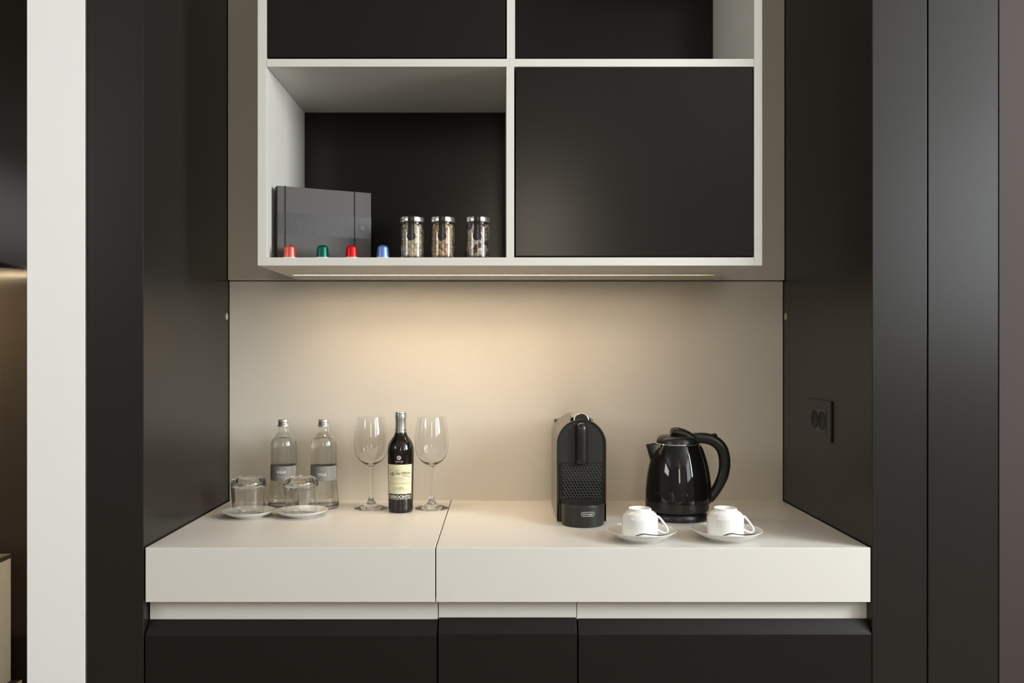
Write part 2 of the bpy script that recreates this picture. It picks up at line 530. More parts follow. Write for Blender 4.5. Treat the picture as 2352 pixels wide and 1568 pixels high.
MB().box(D0 - 0.001, D1 - 0.002, YC, YBK, Z1, M0).build('divider', 'white_shelf', cab, bevel=0.0006)
MB().box(D0, D1, YC, YBK, M1, TZ - TB).build('divider', 'white_shelf', cab, bevel=0.0006)
MB().box(a, b, YBK, YU - 0.001, Z1, TZ - TB).build('back_panel', 'door_lacquer', cab)
MB().box(D1 + 0.0018, CX1 - TB - 0.0026, YC + 0.0015, YC + 0.021, Z1 + 0.0028, M0 - 0.0016).build('door', 'door_lacquer', cab, bevel=0.0015)
MB().box(CX0 + TL + 0.0015, D0 - 0.0035, YC + 0.0015, YC + 0.021, M1 + 0.0035, TZ - TB - 0.002).build('door', 'door_lacquer', cab, bevel=0.0015)

# ------------------------------------------------------------------ LED strip lights
led = thing('led_strip_light', 'thin warm glowing light strip recessed under the white wall cabinet', 'strip light', (0, 0, 0))
zc = Z0 + 0.0046
MB().box(LED_X0, LED_END - 0.0005, LY0 + 0.0003, LY1 - 0.0003, zc - 0.0008, zc).build('channel', 'channel_alu', led)
MB().box(LED_X0 + 0.002, LED_X1, 2.3345, 2.3405, zc - 0.0016, zc - 0.0009).build('tape', 'led_strip_glow', led)
rnd = random.Random(4)
m = MB()
x = LED_X0 + 0.006
while x < LED_X1:
    w = rnd.choice([0.0022, 0.0030, 0.0046])
    m.box(x, x + w, 2.3348, 2.3402, zc - 0.0034, zc - 0.0018)
    x += rnd.choice([0.0105, 0.0125, 0.016])
o = m.build('diodes', 'led_diode', led)
o['kind'] = 'stuff'
NSEG = 8                                               # the lensed light of the tape, fading towards its far end
for i, pw in enumerate((0.66, 0.95, 1.0, 1.0, 0.92, 0.70, 0.46, 0.22)):
    L = (LED_X1 - LED_X0) / NSEG
    lo = area('tape_light', (LED_X0 + (i + 0.5) * L, 2.3375, Z0 + 0.0006), (0, 0, 0), L, 0.006, 0.240 * pw, (1.0, 0.77, 0.50))
    lo.data.spread = math.radians(112)
    lo.parent = led

# ------------------------------------------------------------------ the niche beyond the white pier
led_material('led_niche', 1300.0, -3.0, -1.3, [(0.0, 1.0), (1.0, 1.0)])
ns = thing('niche_shelf', 'white shelf with a warm light strip in the niche beyond the white pier', 'shelf', (0, 0, 0))
MB().box(-3.0, -1.472, 2.15, 2.55, 1.572, 1.592).build('board', 'white_shelf', ns, bevel=0.0006)
MB().box(-3.0, -1.476, 2.335, 2.341, 1.5705, 1.5719).build('light_tape', 'led_niche', ns)

dk = thing('desk', 'grey clad desk end standing beyond the white pier', 'desk', (0, 0, 0))
MB().box(-2.6, -1.4062, 1.98, 2.50, 0.0, 0.735).build('side_panel', 'grey_fabric', dk, bevel=0.001)
MB().box(-2.6, -1.4062, 1.98, 2.50, 0.7352, 0.748).build('desktop', 'desk_top', dk, bevel=0.0006)
MB().box(-1.4060, -1.3775, 1.98, 2.50, 0.355, 0.385).build('foot_ledge', 'desk_top', dk)
MB().box(-1.3775, -1.3745, 1.98, 2.50, 0.355, 0.386).build('ledge_trim', 'oak_edge', dk)

# ------------------------------------------------------------------ socket on the alcove's side wall
sk = thing('wall_socket', 'black double wall socket plate on the dark alcove side', 'socket', (XR, 2.213, 1.155))
def wall_r(mb):
    """local (u along -Y, v up, w out of the wall) -> wall on the +X side facing -X"""
    mb.v = [(-p[2], -p[0], p[1]) for p in mb.v]
    return mb
wall_r(MB().box(-0.080, 0.080, -0.051, 0.051, 0.0, 0.005)).build('plate', 'socket_plate', sk, bevel=0.0015)
mod = wall_r(MB().box(-0.050, 0.050, -0.029, 0.029, 0.0048, 0.0062)).build('insert', 'socket_module', sk, bevel=0.0006)
for u in (-0.0255, 0.0255):
    m = MB().lathe([(0.0225, 0.0062), (0.0235, 0.0068), (0.0235, 0.0074), (0.0215, 0.0074), (0.0205, 0.0066), (0, 0.0064)], 28, cx=u)
    wall_r(m).build('outlet', 'deep_black', mod, smooth=40)
    m = MB().lathe([(0, 0.0070), (0.0016, 0.0070), (0.0014, 0.0090), (0, 0.0094)], 10, cx=u, cyy=-0.019)
    wall_r(m).build('earth_clip', 'steel', mod, smooth=40)

# ------------------------------------------------------------------ bottles of water
def water_bottle(x, y, first, rot, label):
    t = thing('water_bottle', label, 'bottle', (x, y, TOP), rot, 'clear glass water bottles')
    out = [(0.0, 0.0035), (0.020, 0.0025), (0.030, 0.0004), (0.036, 0.0), (0.0395, 0.0016), (0.0412, 0.0055), (0.0417, 0.012), (0.0410, 0.022),
           (0.0392, 0.036), (0.0374, 0.050), (0.0360, 0.064), (0.0350, 0.078), (0.0348, 0.10), (0.0348, 0.13), (0.0349, 0.155), (0.0347, 0.168), (0.0338, 0.178),
           (0.0315, 0.187), (0.0275, 0.194), (0.0220, 0.1995), (0.0170, 0.2045), (0.0145, 0.2095), (0.0136, 0.215), (0.0134, 0.228), (0.0132, 0.2375)]
    inn = [(0.0112, 0.2375), (0.0113, 0.222), (0.0122, 0.212), (0.0150, 0.2055), (0.0205, 0.1985), (0.0260, 0.1925), (0.0298, 0.1862), (0.0318, 0.178), (0.0326, 0.168),
           (0.0328, 0.155), (0.0327, 0.13), (0.0327, 0.10), (0.0329, 0.078), (0.0338, 0.064), (0.0352, 0.050), (0.0370, 0.036), (0.0386, 0.022), (0.0388, 0.012), (0.036, 0.0075), (0.028, 0.0075), (0.0, 0.010)]
    MB().lathe(out + inn, 72).build('glass_body', 'bottle_glass', t, smooth=60)
    e = 0.0004
    wat = [(0.0, 0.1890), (0.0262, 0.1890), (0.0283, 0.1893)] + [(r + e, z) for r, z in inn if z < 0.1862] 
    wat[-1] = (0.0, 0.0100 - e)
    MB().lathe(wat, 72).build('water_fill', 'water', t, smooth=50)
    lab = MB()
    R = 0.0352
    lab.lathe([(R, 0.0775), (R + 0.0003, 0.0777), (R + 0.0003, 0.1170), (R, 0.1172)], 72)
    lb = lab.build('label', 'label_grey', t, smooth=50)
    MB().lathe([(0.03497, 0.0777), (0.03503, 0.0777), (0.03503, 0.1170), (0.03497, 0.1170), (0.03497, 0.0777)], 72).build('label_backing', 'label_back', lb, smooth=50)
    fn = on_cyl(R + 0.0006)
    w = MB(); flat_geo(w, text_geo('BOLLE' if first else 'STILLE', 0.0066, bold=0.018, width=0.0235 if first else 0.0228), fn, 0.0, 0.0988 if first else 0.0925)
    w.build('bold_word', 'label_white', lb, recalc=False)
    w = MB(); flat_geo(w, text_geo('STILLE' if first else 'BOLLE', 0.0066, bold=0.010, width=0.0222), fn, 0.0, 0.0922 if first else 0.0990)
    w.build('faint_word', 'label_faint', lb, recalc=False)
    w = MB()
    flat_geo(w, text_geo('frizzante' if first else 'acqua minerale naturale', 0.0046 if first else 0.0030, shear=0.25, width=0.0262 if first else 0.031), fn, 0.0005, 0.0865 if first else 0.0893)
    if not first:
        flat_geo(w, text_geo('oligominerale', 0.0028, width=0.016), fn, 0.0, 0.0862)
    flat_geo(w, strip_geo([(-0.0065, 0.0812), (0.0065, 0.0812)], 0.0007), fn)
    w.build('small_print', 'label_pale', lb, recalc=False)
    w = MB()
    k, zc_ = 0.0011, 0.1090
    for pts in ([(-3.2, 2.2), (-3.0, -0.2), (-3.4, -2.6)], [(-3.6, 0.2), (-1.6, 0.5), (0.0, 2.6)], [(0.0, 2.6), (1.4, 0.0), (3.2, -3.2)], [(0.0, 2.6), (-1.0, -0.4), (-1.2, -2.6)], [(-1.2, -2.6), (0.6, -1.0), (1.6, 1.6)]):
        flat_geo(w, strip_geo([(p[0] * k, p[1] * k + zc_) for p in pts], 0.0006), fn)
    w.build('monogram', 'label_pale', lb, recalc=False)
    w = MB()
    fs = on_cyl(R + 0.0006, math.radians(66))
    for r_ in range(7):
        flat_geo(w, strip_geo([(-0.004, 0.1125 - r_ * 0.0047), (0.001 + 0.002 * ((r_ * 7) % 3), 0.1125 - r_ * 0.0047)], 0.0016), fs)
    w.build('ingredient_print', 'label_pale', lb, recalc=False)
    w = MB()
    fs2 = on_cyl(R + 0.0006, math.radians(-66))
    for r_ in range(6):
        flat_geo(w, strip_geo([(-0.003, 0.1105 - r_ * 0.0055), (0.003, 0.1105 - r_ * 0.0055)], 0.0009), fs2)
    w.build('side_print', 'label_pale', lb, recalc=False)
    prof = [(0, 0.2425), (0.0125, 0.2425), (0.0140, 0.2415), (0.0146, 0.2395), (0.0147, 0.2355), (0.0143, 0.2350), (0.0150, 0.2335), (0.0145, 0.2320), (0.0152, 0.2300),
            (0.0147, 0.2290), (0.0158, 0.2270), (0.0168, 0.2245), (0.0166, 0.2230), (0.0150, 0.2228), (0.0138, 0.2230), (0.0138, 0.2395), (0, 0.2400)]
    cap = MB().lathe(prof, 56).build('screw_cap', 'aluminium', t, smooth=35)
    k = MB()
    for i in range(40):
        a = 2 * math.pi * i / 40
        c, s = math.cos(a), math.sin(a)
        k.add([(0.0147 * c - 0.0004 * s, 0.0147 * s + 0.0004 * c, 0.2362), (0.0147 * c + 0.0004 * s, 0.0147 * s - 0.0004 * c, 0.2362), (0.01475 * c + 0.0004 * s, 0.01475 * s - 0.0004 * c, 0.2388),
               (0.01475 * c - 0.0004 * s, 0.01475 * s + 0.0004 * c, 0.2388), (0.0152 * c, 0.0152 * s, 0.2375)], [(0, 1, 4), (1, 2, 4), (2, 3, 4), (3, 0, 4)])
    k.build('knurling', 'aluminium', cap)
YW = 2.392
water_bottle((651.5 - VX) / F * YW, YW, True, math.radians(4), 'clear water bottle with white BOLLE on its grey label, behind the two tumblers')
water_bottle((743.5 - VX) / F * YW, YW, False, math.radians(4), 'clear water bottle with white STILLE on its grey label, nearer the wine glass')

# ------------------------------------------------------------------ tumblers upside down on small saucers
def small_saucer(x, y, label):
    prof = [(0, 0.0015), (0.034, 0.0015), (0.0355, 0.0), (0.0385, 0.0), (0.0395, 0.0015), (0.047, 0.0035), (0.057, 0.0078), (0.064, 0.0122), (0.0675, 0.0148), (0.0682, 0.0158), (0.0672, 0.0162),
            (0.062, 0.0133), (0.055, 0.0090), (0.047, 0.0055), (0.040, 0.0044), (0, 0.0042)]
    o = MB().lathe(prof, 72).build('saucer', 'porcelain', None, smooth=45, loc=(x, y, TOP))
    return tag(o, label, 'saucer', 'small white saucers under the tumblers')
def tumbler(x, y, label):
    out = [(0.0378, 0.0), (0.0388, 0.0004), (0.0394, 0.006), (0.0408, 0.025), (0.0425, 0.048), (0.0438, 0.066), (0.0444, 0.076), (0.0441, 0.083), (0.0425, 0.0885), (0.0395, 0.0925), (0.0355, 0.0950), (0.0315, 0.0968),
           (0.0290, 0.0972), (0.0270, 0.0960), (0.0255, 0.0940), (0.018, 0.0925), (0, 0.0920)]
    inn = [(0, 0.0830), (0.020, 0.0828), (0.032, 0.0822), (0.0385, 0.0800), (0.0415, 0.0765), (0.0424, 0.072), (0.0418, 0.062), (0.0409, 0.048), (0.0393, 0.025), (0.0380, 0.006), (0.0374, 0.0005), (0.0378, 0.0)]
    o = MB().lathe(out[::-1] + inn[-2::-1], 72).build('tumbler', 'glass', None, smooth=50, loc=(x, y, TOP + 0.0046))
    return tag(o, label, 'glass', 'upturned tumblers on saucers')
for xc, Y, l1, l2 in ((572, 2.268, 'small white saucer beside the dark alcove wall, under a tumbler', 'clear tumbler upside down on the saucer beside the dark wall'),
                      (692.5, 2.275, 'small white saucer in front of the two water bottles', 'clear tumbler upside down in front of the two water bottles')):
    X = (xc - VX) / F * Y
    small_saucer(X, Y, l1)
    tumbler(X - 0.001, Y, l2)

# ------------------------------------------------------------------ wine glasses
def wine_glass(x, y, label):
    out = smooth_profile([(0.0, 0.0010), (0.030, 0.0006), (0.0440, 0.0), (0.0452, 0.0009), (0.0440, 0.0021), (0.034, 0.0048), (0.022, 0.0092), (0.012, 0.0165), (0.0070, 0.026), (0.0050, 0.036), (0.0042, 0.055), (0.0039, 0.080),
            (0.0041, 0.100), (0.0052, 0.111), (0.0095, 0.1165), (0.018, 0.1215), (0.030, 0.1300), (0.0395, 0.1430), (0.0452, 0.1600), (0.0468, 0.1760), (0.0460, 0.195), (0.0435, 0.218), (0.0402, 0.238), (0.0378, 0.2495)], 3)
    inn = smooth_profile([(0.0371, 0.2495), (0.0394, 0.238), (0.0427, 0.218), (0.0451, 0.195), (0.0459, 0.1760), (0.0443, 0.1605), (0.0386, 0.1440), (0.0292, 0.1318), (0.017, 0.1242), (0.008, 0.1212), (0.0, 0.1205)], 3)
    o = MB().lathe(out + inn, 72).build('wine_glass', 'glass', None, smooth=60, loc=(x, y, TOP))
    return tag(o, label, 'wine glass', 'empty stemmed wine glasses')
wine_glass((852.5 - VX) / F * 2.382, 2.382, 'empty stemmed wine glass between the wine bottle and water bottle')
wine_glass((991.5 - VX) / F * 2.382, 2.382, 'empty stemmed wine glass on the coffee machine side of the wine bottle')

# ------------------------------------------------------------------ wine bottle
YV = 2.337
wine = thing('wine_bottle', 'dark red wine bottle with cream FERROCINTO label and silver neck foil', 'bottle', ((920.5 - VX) / F * YV, YV, TOP))
prof = [(0, 0.004), (0.022, 0.003), (0.029, 0.0), (0.0312, 0.0012), (0.0326, 0.0045), (0.0329, 0.012), (0.0334, 0.045), (0.0341, 0.085), (0.0349, 0.13), (0.0354, 0.152), (0.0353, 0.163), (0.0343, 0.1725), (0.0320, 0.1815), (0.0280, 0.1900),
        (0.0230, 0.1965), (0.0190, 0.2020), (0.0163, 0.2075), (0.0150, 0.2140), (0.0145, 0.225), (0.0143, 0.245), (0.0143, 0.264), (0, 0.264)]
MB().lathe(prof, 96).build('glass_body', 'wine_glass_black', wine, smooth=60)
prof = [(0.0149, 0.2125), (0.0154, 0.2123), (0.0150, 0.225), (0.0148, 0.2485), (0.0149, 0.2492), (0.0157, 0.2500), (0.0158, 0.2530), (0.0157, 0.2600), (0.0150, 0.2608), (0.0150, 0.2628), (0.0152, 0.2640), (0.0147, 0.2664), (0.0135, 0.2670), (0, 0.2670)]
foil = MB().lathe(prof, 64).build('neck_foil', 'foil_silver', wine, smooth=35)
w = MB()
for ang in (-78, 97):
    flat_geo(w, text_geo('FERROCINTO', 0.0045, bold=0.01, width=0.038), on_cyl(0.0155, math.radians(ang)), 0.0, 0.2155)
w.build('foil_lettering', 'wine_ink', foil, recalc=False)
RB = lambda z: 0.0334 + (z - 0.045) * (0.0354 - 0.0334) / (0.152 - 0.045)
def on_bottle(off):
    def fn(u, v):
        R = RB(v) + off
        a = u / 0.0345
        return (R * math.sin(a), -R * math.cos(a), v)
    return fn
f1, f2 = on_bottle(0.0004), on_bottle(0.0007)
LW = 0.0375
m = MB(); patch(m, f1, -LW, LW, 0.0512, 0.1292, 40); lab = m.build('label', 'wine_paper', wine, smooth=60, recalc=False)
m = MB(); patch(m, on_bottle(0.0003), -LW, LW, 0.0372, 0.0514, 40); band = m.build('name_band', 'wine_black', wine, smooth=60, recalc=False)
w = MB()
for u0, u1, v0, v1 in ((-LW + 0.0004, -LW + 0.0014, 0.0376, 0.0512), (LW - 0.0014, LW - 0.0004, 0.0376, 0.0512), (-LW + 0.0004, LW - 0.0004, 0.0376, 0.0387)):
    patch(w, f2, u0, u1, v0, v1, 30)
w.build('band_border', 'wine_white', band, recalc=False)
w = MB()
gF = text_geo('F', 0.0098, bold=0.026)
gR = text_geo('ERROCINTO', 0.0080, bold=0.030, width=0.0575)
flat_geo(w, gF, f2, -0.0296, 0.0406); flat_geo(w, gR, f2, 0.0032, 0.0406)
w.build('brand_lettering', 'wine_white', band, recalc=False)
w = MB(); flat_geo(w, text_geo('TIMPA DEL PRINCIPE', 0.0058, width=0.0660), f2, 0, 0.0770); w.build('wine_title', 'wine_ink_pale', lab, recalc=False)
w = MB(); flat_geo(w, text_geo('CALABRIA', 0.0040, width=0.0250), f2, 0, 0.0655); flat_geo(w, text_geo('Indicazione Geografica Protetta', 0.0026, width=0.040), f2, 0, 0.0620)
w.build('region_lettering', 'wine_ink_grey', lab, recalc=False)
rnd = random.Random(11)
w = MB()
for k in range(15):                                   # hatched hills
    u = -0.030 + 0.0042 * k + rnd.uniform(-0.001, 0.001)
    v = 0.119 - abs(k - 3) * 0.0006 + rnd.uniform(-0.003, 0.001)
    L = rnd.uniform(0.004, 0.010)
    flat_geo(w, strip_geo([(u, v), (u + L * 0.5, v - L * 0.5), (u + L, v - L * 0.85)], [0.0002, 0.0004, 0.0001]), f2)
for k in range(16):                                   # furrows of the vineyard
    u = -0.020 + 0.0026 * k
    flat_geo(w, strip_geo([(u * 0.55, 0.0960), (u * 0.8, 0.0905), (u * 1.1, 0.0860 + rnd.uniform(0, 0.003))], 0.00022), f2)
w.build('fine_drawing', 'wine_ink_grey', lab, recalc=False)
w = MB()
for k in range(64):                                   # roofs and trees
    u = rnd.uniform(-0.029, 0.029)
    v = 0.1090 - 0.0045 * abs(rnd.gauss(0, 1.0)) + 0.002 * math.cos(u * 110)
    L = rnd.uniform(0.0015, 0.0060)
    flat_geo(w, strip_geo([(u - L, v - rnd.uniform(-0.0008, 0.0012)), (u, v + rnd.uniform(0, 0.0008)), (u + L, v - rnd.uniform(-0.0005, 0.0014))], [0.0002, rnd.uniform(0.0005, 0.0013), 0.0002]), f2)
for k in range(6):
    u = 0.010 + 0.0040 * k
    flat_geo(w, strip_geo([(u, 0.1010 - 0.0005 * k), (u + 0.0022, 0.0985 - 0.0005 * k), (u + 0.0038, 0.0972 - 0.0005 * k)], [0.0004, 0.0014 - 0.0001 * k, 0.0003]), f2)
w.build('landscape_drawing', 'wine_ink', lab, recalc=False)
w = MB()
fm = on_bottle(0.0005)
for k in range(12):
    a = 2 * math.pi * k / 12
    d = 2 * math.pi / 24
    pts = [(0.0013, -d * 0.5), (0.0045, -d * 0.85), (0.0058, -d * 0.45), (0.0062, 0), (0.0058, d * 0.45), (0.0045, d * 0.85), (0.0013, d * 0.5)]
    w.add([fm(-0.0008 + r * math.cos(a + q), 0.1475 + r * math.sin(a + q)) for r, q in pts], [tuple(range(len(pts)))])
flat_geo(w, text_geo('CORSO 288', 0.0034, bold=0.01, width=0.0205), fm, -0.0006, 0.1360)
flat_geo(w, strip_geo([(-0.008, 0.1340), (0.007, 0.1340)], 0.0003), fm)
w.build('printed_rosette', 'wine_mark', wine, recalc=False)

# ------------------------------------------------------------------ capsule coffee machine
YM = 2.194
XM = (1336 - VX) / F * YM
cof = thing('coffee_machine', 'black arched capsule coffee machine with honeycomb front panel', 'coffee machine', (XM, YM, TOP))
R0, ZS, DEP = 0.0625, 0.196, 0.225
def arch(r, zb, n=40, a0=0.0, a1=math.pi, foot=True):
    pts = [(r * math.cos(a0 + (a1 - a0) * i / n), ZS + r * math.sin(a0 + (a1 - a0) * i / n)) for i in range(n + 1)]
    return ([(r, zb)] + pts + [(-r, zb)]) if foot else pts
MB().prism(arch(R0 - 0.0032, 0.004), 'y', 0.006, DEP - 0.004).build('body', 'matt_black', cof, smooth=35, bevel=0.0012)
def arch_band(ro, ri, pathfn, y0, y1):
    mb = MB()
    pts_o, pts_i = pathfn(ro), pathfn(ri)
    poly = pts_o + pts_i[::-1]
    n = len(pts_o)
    verts = [(u, y0, v) for u, v in poly] + [(u, y1, v) for u, v in poly]
    N = len(poly)
    faces = []
    for i in range(n - 1):
        j = N - 1 - i
        faces += [(i, i + 1, j - 1, j), (N + i, N + j, N + j - 1, N + i + 1), (i, N + i, N + i + 1, i + 1), (j, j - 1, N + j - 1, N + j)]
    faces += [(0, N - 1, 2 * N - 1, N), (n - 1, N + n - 1, N + n, n)]
    return mb.add(verts, faces)
left_path = lambda r: [(-r, 0.004)] + [(r * math.cos(math.pi - (math.pi / 2 - math.radians(24)) * i / 30), ZS + r * math.sin(math.pi - (math.pi / 2 - math.radians(24)) * i / 30)) for i in range(31)]
right_path = lambda r: [(-u, v) for u, v in left_path(r)]
arch_band(R0, R0 - 0.003, left_path, 0.0045, DEP).build('side_shell', 'shell_titanium', cof, smooth=35, bevel=0.0004)
arch_band(R0, R0 - 0.003, right_path, 0.0045, DEP).build('side_shell', 'shell_titanium', cof, smooth=35, bevel=0.0004)
full_path = lambda r: [(r, 0.003)] + [(r * math.cos(math.pi * i / 48), ZS + r * math.sin(math.pi * i / 48)) for i in range(49)] + [(-r, 0.003)]
arch_band(R0 - 0.0005, R0 - 0.0052, full_path, 0.0, 0.0065).build('front_rim', 'satin_black', cof, smooth=35, bevel=0.0008)
MB().prism(arch(R0 - 0.0054, 0.105), 'y', 0.0035, 0.0075).build('face_plate', 'matt_black', cof, smooth=35)
# brewing head
m = MB()
rr, zb, zt2, nn = 0.0168, 0.1455, 0.232, 20
ring = lambda r, z: [(r * math.cos(math.pi * i / nn), 0.0035 - 1.15 * r * math.sin(math.pi * i / nn), z) for i in range(nn + 1)]
secs = [ring(rr * 0.90, zb), ring(rr, zb + 0.002)]
secs += [ring(rr, zb + 0.002 + (zt2 - zb) * k / 8) for k in range(1, 9)]
secs += [ring(rr * math.cos(k * math.pi / 16), zt2 + 0.002 + 0.018 * math.sin(k * math.pi / 16)) for k in range(1, 8)]
v = [p for s_ in secs for p in s_]
fc = [(a * (nn + 1) + i, a * (nn + 1) + i + 1, (a + 1) * (nn + 1) + i + 1, (a + 1) * (nn + 1) + i) for a in range(len(secs) - 1) for i in range(nn)]
fc.append(tuple(range(nn + 1)))
m.add(v, fc).build('brewing_head', 'satin_black', cof, smooth=50)
# honeycomb panel
hp = MB().box(-0.0535, 0.0535, 0.0045, 0.0085, 0.0530, 0.1480).build('front_panel', 'deep_black', cof)
m = MB()
pitch = 0.0079
rows = 13
for r_ in range(rows):
    nc = 13 if r_ % 2 == 0 else 12
    for c_ in range(nc):
        cx_ = (c_ - (nc - 1) / 2) * pitch
        cz_ = 0.0592 + r_ * pitch * 0.866
        ro, ri = pitch / math.sqrt(3) * 1.0, 0.0029
        vs_ = []
        for k in range(12):
            a = math.radians(30 * k + 30)
            rad = ro if k % 2 == 0 else ro * math.cos(math.radians(30))
            vs_.append((cx_ + rad * math.cos(a), 0.0022, cz_ + rad * math.sin(a)))
        vs_ += [(cx_ + ri * math.cos(math.radians(30 * k + 30)), 0.0016, cz_ + ri * math.sin(math.radians(30 * k + 30))) for k in range(12)]
        vs_ += [(cx_ + ri * 0.86 * math.cos(math.radians(30 * k + 30)), 0.0044, cz_ + ri * 0.86 * math.sin(math.radians(30 * k + 30))) for k in range(12)]
        m.add(vs_, [(k, (k + 1) % 12, 12 + (k + 1) % 12, 12 + k) for k in range(12)] + [(12 + k, 12 + (k + 1) % 12, 24 + (k + 1) % 12, 24 + k) for k in range(12)])
o = m.build('honeycomb_cells', 'matt_black', hp, recalc=False)
o['kind'] = 'stuff'
m = MB()
for x0, x1, z0, z1 in ((-0.0537, -0.0518, 0.053, 0.148), (0.0518, 0.0537, 0.053, 0.148), (-0.0537, 0.0537, 0.0528, 0.0558), (-0.0537, 0.0537, 0.1455, 0.1482)):
    m.box(x0, x1, 0.0012, 0.0046, z0, z1)
m.build('panel_frame', 'satin_black', hp, bevel=0.0004)
# drip tray
m = MB()
RT, ZT = 0.0520, 0.0525
yc_ = -0.028
pts = [(RT, 0.004)] + [(RT * math.cos(-math.pi * i / 40), yc_ + RT * math.sin(-math.pi * i / 40)) for i in range(41)] + [(-RT, 0.004)]
m.prism(pts, 'z', 0.0012, ZT)
tray = m.build('drip_tray', 'matt_black', cof, smooth=40, bevel=0.0018, segs=3)
m = MB()
pts2 = [(u * 0.945, yc_ + (w_ - yc_) * 0.945 if w_ < yc_ else w_ - 0.003) for u, w_ in pts]
m.prism(pts2, 'z', ZT - 0.0005, ZT + 0.0008)
m.build('drip_grid', 'satin_black', tray, bevel=0.0004)
m = MB()
for i in range(-13, 14):
    for j in range(0, 15):
        hx = i * 0.0036 + (0.0018 if j % 2 else 0)
        hy = -0.001 - j * 0.0050
        if hx * hx + min(0, hy - yc_) ** 2 < (0.046) ** 2 and abs(hx) < 0.046:
            m.add([(hx + 0.00085 * math.cos(k * math.pi / 3), hy + 0.00085 * math.sin(k * math.pi / 3), ZT + 0.0009) for k in range(6)], [tuple(range(6))])
o = m.build('grid_perforation', 'button_grey', tray, recalc=False); o['kind'] = 'stuff'
m = MB()
ft = lambda u, v: (u, yc_ - math.sqrt((RT + 0.0004) ** 2 - u * u), v)
cxl, czl = 0.0078, 0.0335
hw, hh = 0.0112, 0.0055
def pill(hw, hh, n=10):
    p = [(cxl + hw + hh * math.cos(a), czl + hh * math.sin(a)) for a in [(-math.pi / 2 + math.pi * i / n) for i in range(n + 1)]]
    p += [(cxl - hw + hh * math.cos(a), czl + hh * math.sin(a)) for a in [(math.pi / 2 + math.pi * i / n) for i in range(n + 1)]]
    q = []
    for i, a in enumerate(p):
        b = p[(i + 1) % len(p)]
        st = max(1, int(abs(a[0] - b[0]) / 0.0015))
        q += [(a[0] + (b[0] - a[0]) * k / st, a[1] + (b[1] - a[1]) * k / st) for k in range(st)]
    return q
po, pi_ = pill(hw, hh), pill(hw, hh - 0.0012)
n_ = len(po)
m.add([ft(*p) for p in po] + [ft(*p) for p in pi_], [(i, (i + 1) % n_, n_ + (i + 1) % n_, n_ + i) for i in range(n_)])
flat_geo(m, text_geo("De'Longhi", 0.0056, bold=0.024, width=0.0238), ft, cxl, czl - 0.0018)
m.build('badge', 'logo_silver', tray, recalc=False)
MB().box(-R0 + 0.0004, -R0 + 0.013, 0.0, 0.012, 0.0, 0.045).build('foot', 'satin_black', cof, bevel=0.0015)
MB().box(R0 - 0.008, R0 - 0.0004, 0.0, 0.012, 0.0, 0.045).build('foot', 'satin_black', cof, bevel=0.0015)
# lever on the crown
m = MB()
pts = [(0.0205 * math.cos(math.pi * i / 24), 0.2525 + 0.0205 * 0.98 * math.sin(math.pi * i / 24)) for i in range(25)]
m.prism(pts, 'y', 0.0075, 0.105)
lev = m.build('lever', 'chrome', cof, smooth=35, bevel=0.0012)
m = MB()
pts = [(0.0166 * math.cos(math.pi * i / 24), 0.2555 + 0.0166 * 0.95 * math.sin(math.pi * i / 24)) for i in range(25)]
m.prism(pts, 'y', 0.0062, 0.012)
m.build('lever_face', 'lever_brown', lev, smooth=35, bevel=0.0006)
m = MB().prism([(-0.030, 0.2475), (-0.024, 0.2600), (-0.010, 0.2620), (0.010, 0.2620), (0.024, 0.2600), (0.030, 0.2475)], 'y', 0.030, 0.19)
m.build('crown_cover', 'gloss_black', cof, smooth=30, bevel=0.001)
tank = MB().lathe([(0, 0.004), (0.050, 0.004), (0.0525, 0.007), (0.0530, 0.228), (0, 0.228)], 40, cx=0.002, cyy=DEP + 0.048).build('water_tank', 'tank_plastic', cof, smooth=40)
MB().lathe([(0, 0.228), (0.0545, 0.228), (0.0552, 0.230), (0.0552, 0.236), (0.054, 0.2375), (0, 0.2378)], 40, cx=0.002, cyy=DEP + 0.048).build('tank_lid', 'gloss_black', tank, smooth=40)

# ------------------------------------------------------------------ kettle
YK = 2.245
ket = thing('electric_kettle', 'glossy black electric kettle with looped handle on its base', 'kettle', ((1555 - VX) / F * YK, YK, TOP))
MB().lathe([(0, 0), (0.073, 0), (0.0755, 0.0015), (0.0765, 0.005), (0.0758, 0.013), (0.0715, 0.0185), (0, 0.0195)], 72).build('power_base', 'satin_black', ket, smooth=40)
body = smooth_profile([(0.0765, 0.0215), (0.0795, 0.0245), (0.0806, 0.032), (0.0809, 0.046)], 4)
MB().lathe([(0, 0.0200), (0.072, 0.0200)] + body + [(0.0800, 0.0468), (0, 0.0468)], 72).build('lower_ring', 'satin_black', ket, smooth=40)
body = smooth_profile([(0.0806, 0.0470), (0.0810, 0.055), (0.0802, 0.075), (0.0786, 0.094), (0.0755, 0.1168), (0.0712, 0.138), (0.0660, 0.158), (0.0600, 0.176), (0.0540, 0.1905)], 5)
MB().lathe([(0, 0.0470)] + body + [(0.0532, 0.1912), (0, 0.1912)], 96).build('jug_body', 'gloss_black', ket, smooth=45)
MB().lathe([(0.050, 0.1908), (0.0541, 0.1908), (0.0549, 0.1920), (0.0541, 0.1934), (0.050, 0.1934)], 72).build('chrome_ring', 'chrome', ket, smooth=50)
lidp = smooth_profile([(0.0530, 0.1936), (0.0522, 0.199), (0.0495, 0.2055), (0.0450, 0.2100), (0.0420, 0.2112)], 4)
lid = MB().lathe([(0, 0.1936)] + lidp + [(0.0405, 0.2108), (0.030, 0.2118), (0, 0.2122)], 72).build('lid', 'satin_black', ket, smooth=45)
